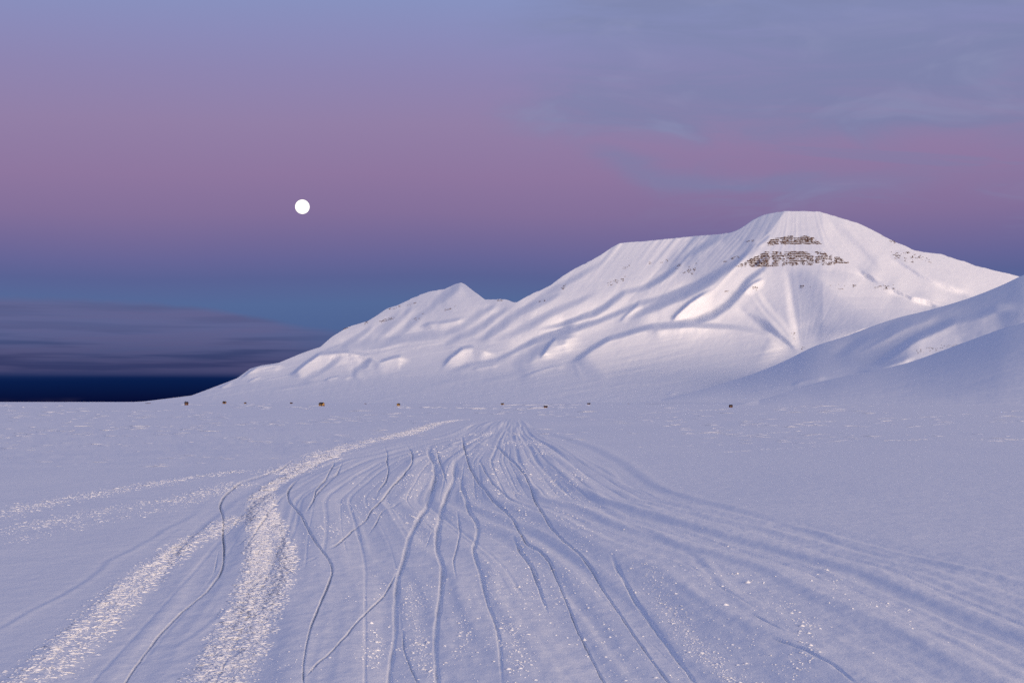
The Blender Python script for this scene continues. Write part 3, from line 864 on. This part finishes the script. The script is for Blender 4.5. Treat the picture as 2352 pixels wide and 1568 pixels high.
nt = 34
for q in range(nt):                       # many shallow, nearly parallel old tracks fill the trail
    f = (q + rng.uniform(0.1, 0.9)) / nt
    r0, r1 = 10.5 * math.exp(rng.uniform(0, 1.2)), rng.uniform(70, 195)
    rv_ = np.exp(np.linspace(math.log(r1), math.log(r0), 40))
    xx = (trail_left(rv_) + f * (trail_right(rv_) - trail_left(rv_))) * 0.85 + 0.16 * vnoise(np.log(rv_) * 3, rv_ * 0 + q * 1.7, 400)
    GROOVES.append((list(zip(CX + FPX * xx / rv_, HY + FPX * CAM_H / rv_)), rng.uniform(2.0, 6.0), rng.uniform(0.05, 0.16)))
for pts, hw, dep in GROOVES:
    x, y = resample(pts, 5.0)
    gx_, gy_ = ground_at(x, y)
    rad = np.hypot(gx_, gy_)
    w0 = np.minimum((0.92 if hw < 4 else 1.2) * hw * rad / FPX, 0.18)
    tx, ty = np.gradient(gx_), np.gradient(gy_)
    cr = np.abs(ty * gx_ - tx * gy_) / (np.hypot(tx, ty) * rad + 1e-9)
    sp = cr * np.interp(rad, rr[:-1], np.diff(rr))
    w = np.maximum(w0, 0.9 * sp)
    if hw > 4:
        dep = dep * 0.55
    hit, d, sg, ti, n = line_map(pts, w * 6)
    ww = np.interp(ti, np.arange(n), w) * (1 + 0.5 * vnoise(ti / 3.0, ti * 0 + hw, 171))
    e = 0.1 + 0.9 * sstep(ti, 0, 8) * sstep(n - 1 - ti, 0, 8)
    e = e * (0.85 + 0.7 * vnoise(ti / 5.0, ti * 0 + 3, 173)) * np.interp(ti, np.arange(n), (w0 / w) ** 1.6)
    edge = 0.10 * fbm(GX[hit] * 9, GY[hit] * 4, 175, 2)
    Z[hit] += dep * e * ww * (-4.2 * np.exp(-np.abs(d / (0.75 * ww) + edge) ** 3.0) + 0.12 * np.exp(-((d - 2.2 * ww) / (1.2 * ww)) ** 2) * (0.5 + vnoise(ti * 1.3, sg, 177)))
for pts, hw, dep in RIDGES:
    x, y = resample(pts, 5.0)
    gx_, gy_ = ground_at(x, y)
    rad = np.hypot(gx_, gy_)
    tx, ty = np.gradient(gx_), np.gradient(gy_)
    sp = np.abs(ty * gx_ - tx * gy_) / (np.hypot(tx, ty) * rad + 1e-9) * np.interp(rad, rr[:-1], np.diff(rr))
    w = np.maximum(np.minimum(hw * rad / FPX, 0.45), 0.8 * sp)
    hit, d, sg, ti, n = line_map(pts, w * 6)
    ww = np.interp(ti, np.arange(n), w)
    e = sstep(ti, 0, min(40, n / 4)) * sstep(n - 1 - ti, 0, min(40, n / 4)) * (0.8 + 0.8 * vnoise(ti / 12, ti * 0, 179))
    sd = d * sg
    up = np.exp(-((sd + 1.5 * ww) / (1.9 * ww)) ** 2)
    dn = np.exp(-((sd - 1.5 * ww) / (1.7 * ww)) ** 2)
    Z[hit] += dep * 0.24 * e * ww * ((up - 1.1 * dn) if pts[0][0] < pts[-1][0] else (dn - 1.1 * up))
belt_mask = np.zeros_like(Z)
for pts, hw, dep in BELTS:
    hit, d, sg, ti, n = line_map(pts, hw * 2.2)
    belt_mask[hit] = np.maximum(belt_mask[hit], dep * np.exp(-(d / (hw * (1 + 0.5 * vnoise(ti / 4, sg, 181)))) ** 4) * sstep(ti, 0, 6) * sstep(n - 1 - ti, 0, 6))
Z += belt_mask * (0.008 + 0.014 * fbm(GX / 0.22, GY / 0.14, 161, 2) * sstep(-RR, -45, -20) + 0.05 * fbm(GX / 0.5, GY / 0.5, 163, 2) * sstep(RR, 25, 50))
P = np.stack([GX, GY, Z], -1)
ground = grid_mesh('ground', P, M_ground, wrap=True)
# faces of a polar sheet listed outwards: make sure they look up
if ground.data.polygons[len(ground.data.polygons) // 2].normal.z < 0:
    ground.data.flip_normals()
tag(ground, 'wide snow plain crossed by a broad snowmobile trail', 'ground', kind='structure')


def ground_z(x, y):
    r, a = np.hypot(x, y), np.arctan2(x, y)
    i = np.clip(np.searchsorted(rr, r), 1, len(rr) - 1)
    j = np.clip(np.searchsorted(ang_mid, a), 1, len(ang_mid) - 1)
    return Z[i, j]


# loose crumbs of snow thrown up on the trail
cen, siz = [], []
n = 30000
r = 11.0 * np.exp(rng.uniform(0, 1, n) * math.log(130 / 11.0))
u = rng.uniform(0, 1, n)
x = trail_left(r) * 0.62 + u * (trail_right(r) * 0.62 - trail_left(r) * 0.62)
latp = x / r * 100
dens = fbm(x * 1.7, r / 10, 201, 3) + 0.5 * fbm(x * 0.5, r / 4, 205, 2)
keep = dens > rng.uniform(-0.1, 0.75, n)
x, r = x[keep], r[keep]
sz = 0.0056 * np.exp(rng.normal(0, 0.5, len(x))) * (r / 14) ** 0.62
cen.append(np.stack([x, r, ground_z(x, r) + sz * 0.05], -1))
siz.append(np.stack([sz * rng.uniform(0.9, 1.7, len(x)), sz * rng.uniform(0.8, 1.2, len(x)), sz * rng.uniform(0.6, 1.0, len(x))], -1))
# clusters of larger clods, as they lie beside the ruts
for pts, nn, spread, s0 in [
    (cC([(230, 900), (300, 1010), (380, 1150), (450, 1270), (560, 1380), (680, 1500), (760, 1620)]), 900, 16, 0.011),
    (cB([(1260, 1250), (1290, 1330), (1320, 1420), (1330, 1540)]), 260, 22, 0.014),
    (cB([(740, 1000), (730, 1100), (745, 1280), (800, 1450), (850, 1560)]), 420, 14, 0.012),
    (cB([(1060, 470), (1080, 560), (1110, 640), (1150, 760)]), 300, 14, 0.013),
    (cB([(780, 640), (800, 740), (780, 840)]), 160, 14, 0.013),
    (cB([(520, 1290), (520, 1400), (500, 1500)]), 140, 16, 0.014),
    (cC([(960, 1120), (1130, 1220), (1150, 1430), (1050, 1540)]), 220, 20, 0.015),
    (cB([(1010, 1190), (1030, 1300), (1000, 1460)]), 130, 14, 0.014),
    (cB([(1180, 1080), (1200, 1000), (1160, 900)]), 120, 20, 0.013),
]:
    px_, py_ = resample(pts, 3.0)
    i = rng.integers(0, len(px_), nn)
    xv = px_[i] + rng.normal(0, spread, nn)
    yv = py_[i] + rng.normal(0, spread * 0.5, nn)
    gx_, gy_ = ground_at(xv, np.minimum(yv, 1640))
    sz = 0.55 * s0 * np.exp(rng.normal(-0.2, 0.5, nn))
    cen.append(np.stack([gx_, gy_, ground_z(gx_, gy_) + sz * 0.1], -1))
    siz.append(np.stack([sz * rng.uniform(0.9, 1.9, nn), sz, sz * rng.uniform(0.6, 1.0, nn)], -1))
cen, siz = np.concatenate(cen), np.concatenate(siz)
crumbs = lumps_mesh('snow_crumbs', cen, siz, rng.uniform(-0.5, 0.5, len(cen)), M_loose, tiny=True)
tag(crumbs, 'loose white snow crumbs scattered along the snowmobile trail', 'snow crumbs', kind='stuff')

# cleat marks: short upright ridges across each belt of churned snow
cen, siz = [], []
for b, (pts, hw, dep) in enumerate(BELTS):
    x, y = resample(pts, 2.0)
    gx_, gy_ = ground_at(x, y)
    L = np.concatenate([[0], np.cumsum(np.hypot(np.diff(gx_), np.diff(gy_)))])
    nn = int(min(18000, L[-1] / (0.03 if b < 3 else 0.08) * 8 * max(1, hw / 0.3) * dep))
    # more of them where the belt is near
    wgt = rng.uniform(0, 1, nn * 3) * L[-1]
    rq = np.interp(wgt, L, np.hypot(gx_, gy_))
    wgt = wgt[rng.uniform(0, 1, nn * 3) < np.clip(22 / rq, 0.08, 1)][:nn]
    qx, qy = np.interp(wgt, L, gx_), np.interp(wgt, L, gy_)
    i = np.clip(np.searchsorted(L, wgt), 1, len(L) - 1)
    tx, ty = gx_[i] - gx_[i - 1], gy_[i] - gy_[i - 1]
    tl = np.hypot(tx, ty) + 1e-9
    off = np.clip(rng.normal(0, 0.55, len(wgt)), -1.3, 1.3) * hw
    if b == 0:
        off = np.where(np.abs(off) < 0.05, off * 3, off)
    qx, qy = qx + off * ty / tl, qy - off * tx / tl
    rq = np.hypot(qx, qy)
    sc_ = (rq / 14) ** 0.45 * np.exp(rng.normal(0, 0.3, len(wgt))) * (0.6 + 0.4 * dep) * np.where(rng.uniform(0, 1, len(wgt)) < 0.22, 2.0, 1.0)
    cen.append(np.stack([qx, qy, ground_z(qx, qy) - 0.0006 * sc_], -1))
    siz.append(np.stack([0.014 * sc_ * rng.uniform(0.3, 2.0, len(wgt)), 0.011 * sc_, 0.0039 * sc_], -1))
cen, siz = np.concatenate(cen), np.concatenate(siz)
cleats = lumps_mesh('churned_snow', cen, siz, rng.normal(0, 0.25, len(cen)), M_loose, tiny=True)
tag(cleats, 'bright churned snow left in belts by snowmobile tracks', 'snow', kind='stuff')

# wind-cut crests out on the plain
cen, siz, rot = [], [], []


def crest(xv, yv, wpx, hpx, tilt=0.0):
    gx_, gy_ = ground_at(np.array([xv]), np.array([yv]))
    k = gy_[0] / FPX
    cen.append((gx_[0], gy_[0], float(ground_z(gx_, gy_)[0])))
    siz.append((wpx * 0.5 * k, max(hpx * k * 1.6, wpx * 0.05 * k), hpx * k))
    rot.append(tilt)


for _ in range(4200):
    yv = HY + 6 + 150 * rng.uniform(0, 1) ** 1.9
    xv = rng.uniform(-80, 2430)
    if vnoise(np.array([xv / 210]), np.array([yv / 11]), 301)[0] + 0.6 * vnoise(np.array([xv / 60]), np.array([yv / 5]), 302)[0] < rng.uniform(-0.1, 0.55):
        continue
    if xv > 1330 and yv > HY + 95:
        continue
    gxx, gyy = ground_at(np.array([xv]), np.array([yv]))
    if trail_left(gyy)[0] * 0.8 < gxx[0] < trail_right(gyy)[0] and gyy[0] < 220:
        continue
    crest(xv, yv, rng.uniform(10, 62), 0.18 + 0.42 * rng.uniform() ** 2, rng.normal(0, 0.1))
# old ski traverses on the rising plain at the right, as broken lines
for (x0, y0, x1, y1) in [(1560, 1026, 1800, 1008), (1620, 1005, 1860, 988), (1900, 977, 2352, 942), (1560, 985, 2050, 962), (1378, 1035, 1600, 1020), (1650, 1040, 1950, 1020),
                         (1790, 1014, 2352, 1011), (1380, 990, 1560, 975), (1500, 960, 1900, 945), (1850, 1000, 2200, 975), (1400, 952, 1700, 938)]:
    m = int((x1 - x0) / 8)
    for k in range(m):
        if vnoise(np.array([k / 5.0 + x0]), np.array([y0]), 501)[0] < 0.3 * rng.uniform() - 0.05:
            continue
        t = (k + rng.uniform()) / m
        crest(x0 + (x1 - x0) * t, y0 + (y1 - y0) * t + rng.normal(0, 0.5), rng.uniform(8, 40), 0.2 + 0.4 * rng.uniform() ** 1.5, 0.3)
# long crisp line of drift just before the far shore
for k in range(70):
    xv = rng.uniform(900, 1330)
    crest(xv, 938 + rng.normal(0, 1.2) - 3 * abs(xv - 1130) / 200, rng.uniform(8, 34), rng.uniform(0.35, 0.75))
cen, siz, rot = np.array(cen), np.array(siz), np.array(rot)
drift = lumps_mesh('wind_crests', cen, siz, rot, M_loose, 0.15, tiny=True)
tag(drift, 'thin white wind-cut snow crests across the plain', 'snow crests', kind='stuff')

# ------------------------------------------------------------------ cabins along the far shore
M_roof = plain_material('tarred_roof', (0.012, 0.008, 0.010), (0.03, 0.016, 0.018), 1.5)
M_ochre = plain_material('ochre_boards', (0.36, 0.20, 0.055), (0.50, 0.30, 0.10), 2.0)
M_brown = plain_material('brown_boards', (0.10, 0.035, 0.015), (0.20, 0.075, 0.03), 2.0)
M_tan = plain_material('tan_boards', (0.24, 0.13, 0.06), (0.34, 0.20, 0.10), 2.0)
M_grey = plain_material('weathered_boards', (0.10, 0.09, 0.09), (0.2, 0.18, 0.18), 2.0)
M_dark = plain_material('dark_opening', (0.01, 0.008, 0.008), (0.02, 0.015, 0.015), 3.0)
M_trim = plain_material('pale_trim', (0.45, 0.40, 0.33), (0.55, 0.5, 0.42), 3.0)


def poly_part(name, V, F, mat, parent):
    me = bpy.data.meshes.new(name)
    me.from_pydata([tuple(v) for v in V], [], F)
    me.update()
    me.materials.append(mat)
    o = bpy.data.objects.new(name, me)
    col.objects.link(o)
    o.parent = parent
    return o


def box_vf(x0, x1, y0, y1, z0, z1):
    V = [(x0, y0, z0), (x1, y0, z0), (x1, y1, z0), (x0, y1, z0), (x0, y0, z1), (x1, y0, z1), (x1, y1, z1), (x0, y1, z1)]
    F = [(0, 3, 2, 1), (4, 5, 6, 7), (0, 1, 5, 4), (1, 2, 6, 5), (2, 3, 7, 6), (3, 0, 4, 7)]
    return V, F


def cabin(xv, yv, wpx, hpx, wall, rz, label, chimney=False, porch=False, snow=False):
    gx_, gy_ = ground_at(np.array([xv / 1.0884]), np.array([yv / 1.0884]))
    gx_, gy_ = float(gx_[0]), float(gy_[0])
    D = min(gy_, 2250.0)
    gx_ *= D / gy_
    k = D / (FPX * 1.0884)
    w, h = wpx * k * 0.92, hpx * k
    dpt = w * 0.8
    e = bpy.data.objects.new('cabin', None)
    e.location = (gx_, D, float(ground_z(np.array([gx_]), np.array([D]))[0]) - 0.08)
    e.rotation_euler = (0, 0, R(rz))
    col.objects.link(e)
    tag(e, label, 'cabin', 'cabins along the far shore')
    a, b, we = w / 2, dpt / 2, h * 0.62
    # walls with gable ends, the ridge runs along x
    V = [(-a, -b, 0), (a, -b, 0), (a, b, 0), (-a, b, 0), (-a, -b, we), (a, -b, we), (a, b, we), (-a, b, we), (-a, 0, h * 0.97), (a, 0, h * 0.97)]
    F = [(0, 1, 5, 4), (1, 2, 6, 9, 5), (2, 3, 7, 6), (3, 0, 4, 8, 7)]
    poly_part('wall', V, F, wall, e)
    ov, th = w * 0.07, h * 0.05
    sl = (h * 0.97 - we) / b
    yb = b + ov
    zb = we - ov * sl
    rv, rf = [], []
    for sx in (-a - ov, a + ov):
        rv += [(sx, -yb, zb), (sx, 0, h * 0.97), (sx, yb, zb), (sx, yb, zb + th), (sx, 0, h * 0.97 + th), (sx, -yb, zb + th)]
    rf = [(0, 6, 7, 1), (1, 7, 8, 2), (2, 8, 9, 3), (3, 9, 10, 4), (4, 10, 11, 5), (5, 11, 6, 0), (0, 1, 4, 5), (1, 2, 3, 4), (6, 11, 10, 7), (7, 10, 9, 8)]
    rf = [tuple(reversed(q)) for q in rf]
    roof = poly_part('roof', rv, rf, M_roof, e)
    if chimney:
        poly_part('chimney', *box_vf(-w * 0.28, -w * 0.16, -w * 0.06, w * 0.06, h * 0.85, h * 1.2), M_dark, roof)
    dr = poly_part('door', *box_vf(a * 0.30, a * 0.72, -b - 0.05, -b + 0.05, 0, we * 0.82), M_dark, e)
    wn = poly_part('window', *box_vf(-a * 0.62, -a * 0.18, -b - 0.04, -b + 0.05, we * 0.38, we * 0.75), M_dark, e)
    poly_part('frame', *box_vf(-a * 0.68, -a * 0.12, -b - 0.03, -b + 0.04, we * 0.75, we * 0.82), M_trim, wn)
    if porch:
        poly_part('porch', *box_vf(a * 1.02, a * 1.42, -b * 0.7, b * 0.5, 0, we * 0.5), M_brown, e)
    return e


cabin(466, 1012.5, 9.0, 8.8, M_brown, 22, 'brown cabin with tall dark gable standing farthest left on the plain', True)
cabin(561, 1009.0, 8.0, 6.4, M_tan, -12, 'small tan cabin right of the leftmost brown cabin', True)
cabin(613, 1008.8, 6.0, 3.6, M_tan, 5, 'tiny low tan cabin, third from the left')
cabin(728, 1008.8, 6.0, 3.4, M_brown, 0, 'tiny low brown cabin just left of the big ochre cabin')
cabin(804, 1014.6, 12.0, 9.4, M_ochre, -24, 'largest cabin, ochre boards under a dark roof, with a low porch', False, True)
cabin(996, 1014.4, 7.5, 7.2, M_ochre, 62, 'small yellow cabin with red-brown gable roof, right of the biggest one')
cabin(1256, 1011.5, 7.0, 4.4, M_tan, -18, 'low tan-brown cabin in line with the trail crest')
cabin(1364, 1019.0, 9.0, 5.4, M_brown, 10, 'brown cabin nearest on the plain, right of the trail crest', True)
cabin(1472, 1010.4, 8.0, 3.6, M_brown, 0, 'low dark brown cabin beside a bright snowdrift under the mountain')
cabin(1827, 1018.3, 8.0, 7.4, M_brown, 15, 'dark red-brown cabin standing alone farthest right')

# boulders melting out near the shore
for xv, yv, w_, h_, lab in ((913, 1009.4, 6, 1.8, 'low grey rock showing through snow between the ochre cabins'), (370, 1007.6, 15, 1.6, 'low brown rock ledge at the left shoreline'),
                            (1571, 1009.2, 2.6, 1.8, 'tiny dark boulder on the snow right of the low dark cabin')):
    gx_, gy_ = ground_at(np.array([xv / 1.0884]), np.array([yv / 1.0884]))
    D = min(float(gy_[0]), 2200.0)
    gx_ = float(gx_[0]) * D / float(gy_[0])
    k = D / (FPX * 1.0884)
    m = 5
    c = np.stack([gx_ + np.linspace(-0.35, 0.35, m) * w_ * k, np.full(m, D) + rng.normal(0, 0.2, m), np.full(m, 0.15 * h_ * k)], -1)
    s_ = np.stack([np.full(m, w_ * k * 0.2), np.full(m, w_ * k * 0.15), h_ * k * rng.uniform(0.5, 0.85, m)], -1)
    o = lumps_mesh('rock', c, s_, rng.normal(0, 0.3, m), M_rock, 0.2, False, 0.2)
    tag(o, lab, 'rock', 'rocks along the far shore')

# ------------------------------------------------------------------ full moon
MD = 90000.0
kx, kz = rays(np.array([694.5]), np.array([475.0]))
kx, kz = float(kx[0]), float(kz[0])
import bmesh
bm = bmesh.new()
bmesh.ops.create_icosphere(bm, subdivisions=5, radius=16.2 / FPX * MD * math.sqrt(1 + kx * kx + kz * kz))
me = bpy.data.meshes.new('moon')
bm.to_mesh(me)
bm.free()
me.polygons.foreach_set('use_smooth', np.ones(len(me.polygons), dtype=bool))
mm = bpy.data.materials.new('moonlight')
mm.use_nodes = True
T = NT(mm.node_tree)
em = T.n('ShaderNodeEmission')
g_ = T.n('ShaderNodeTexCoord')
T.link(T.mix(T.step(T.noise(g_.outputs['Generated'], 3.0, 4.0), 0.4, 0.7), (1.0, 0.97, 0.90, 1), (0.93, 0.90, 0.84, 1)), em.inputs[0])
em.inputs[1].default_value = 1.35
T.link(em.outputs[0], T.n('ShaderNodeOutputMaterial').inputs[0])
me.materials.append(mm)
moon = bpy.data.objects.new('moon', me)
moon.location = (kx * MD, MD, CAM_H + kz * MD)
col.objects.link(moon)
tag(moon, 'bright white full moon in the pink band of sky', 'moon')
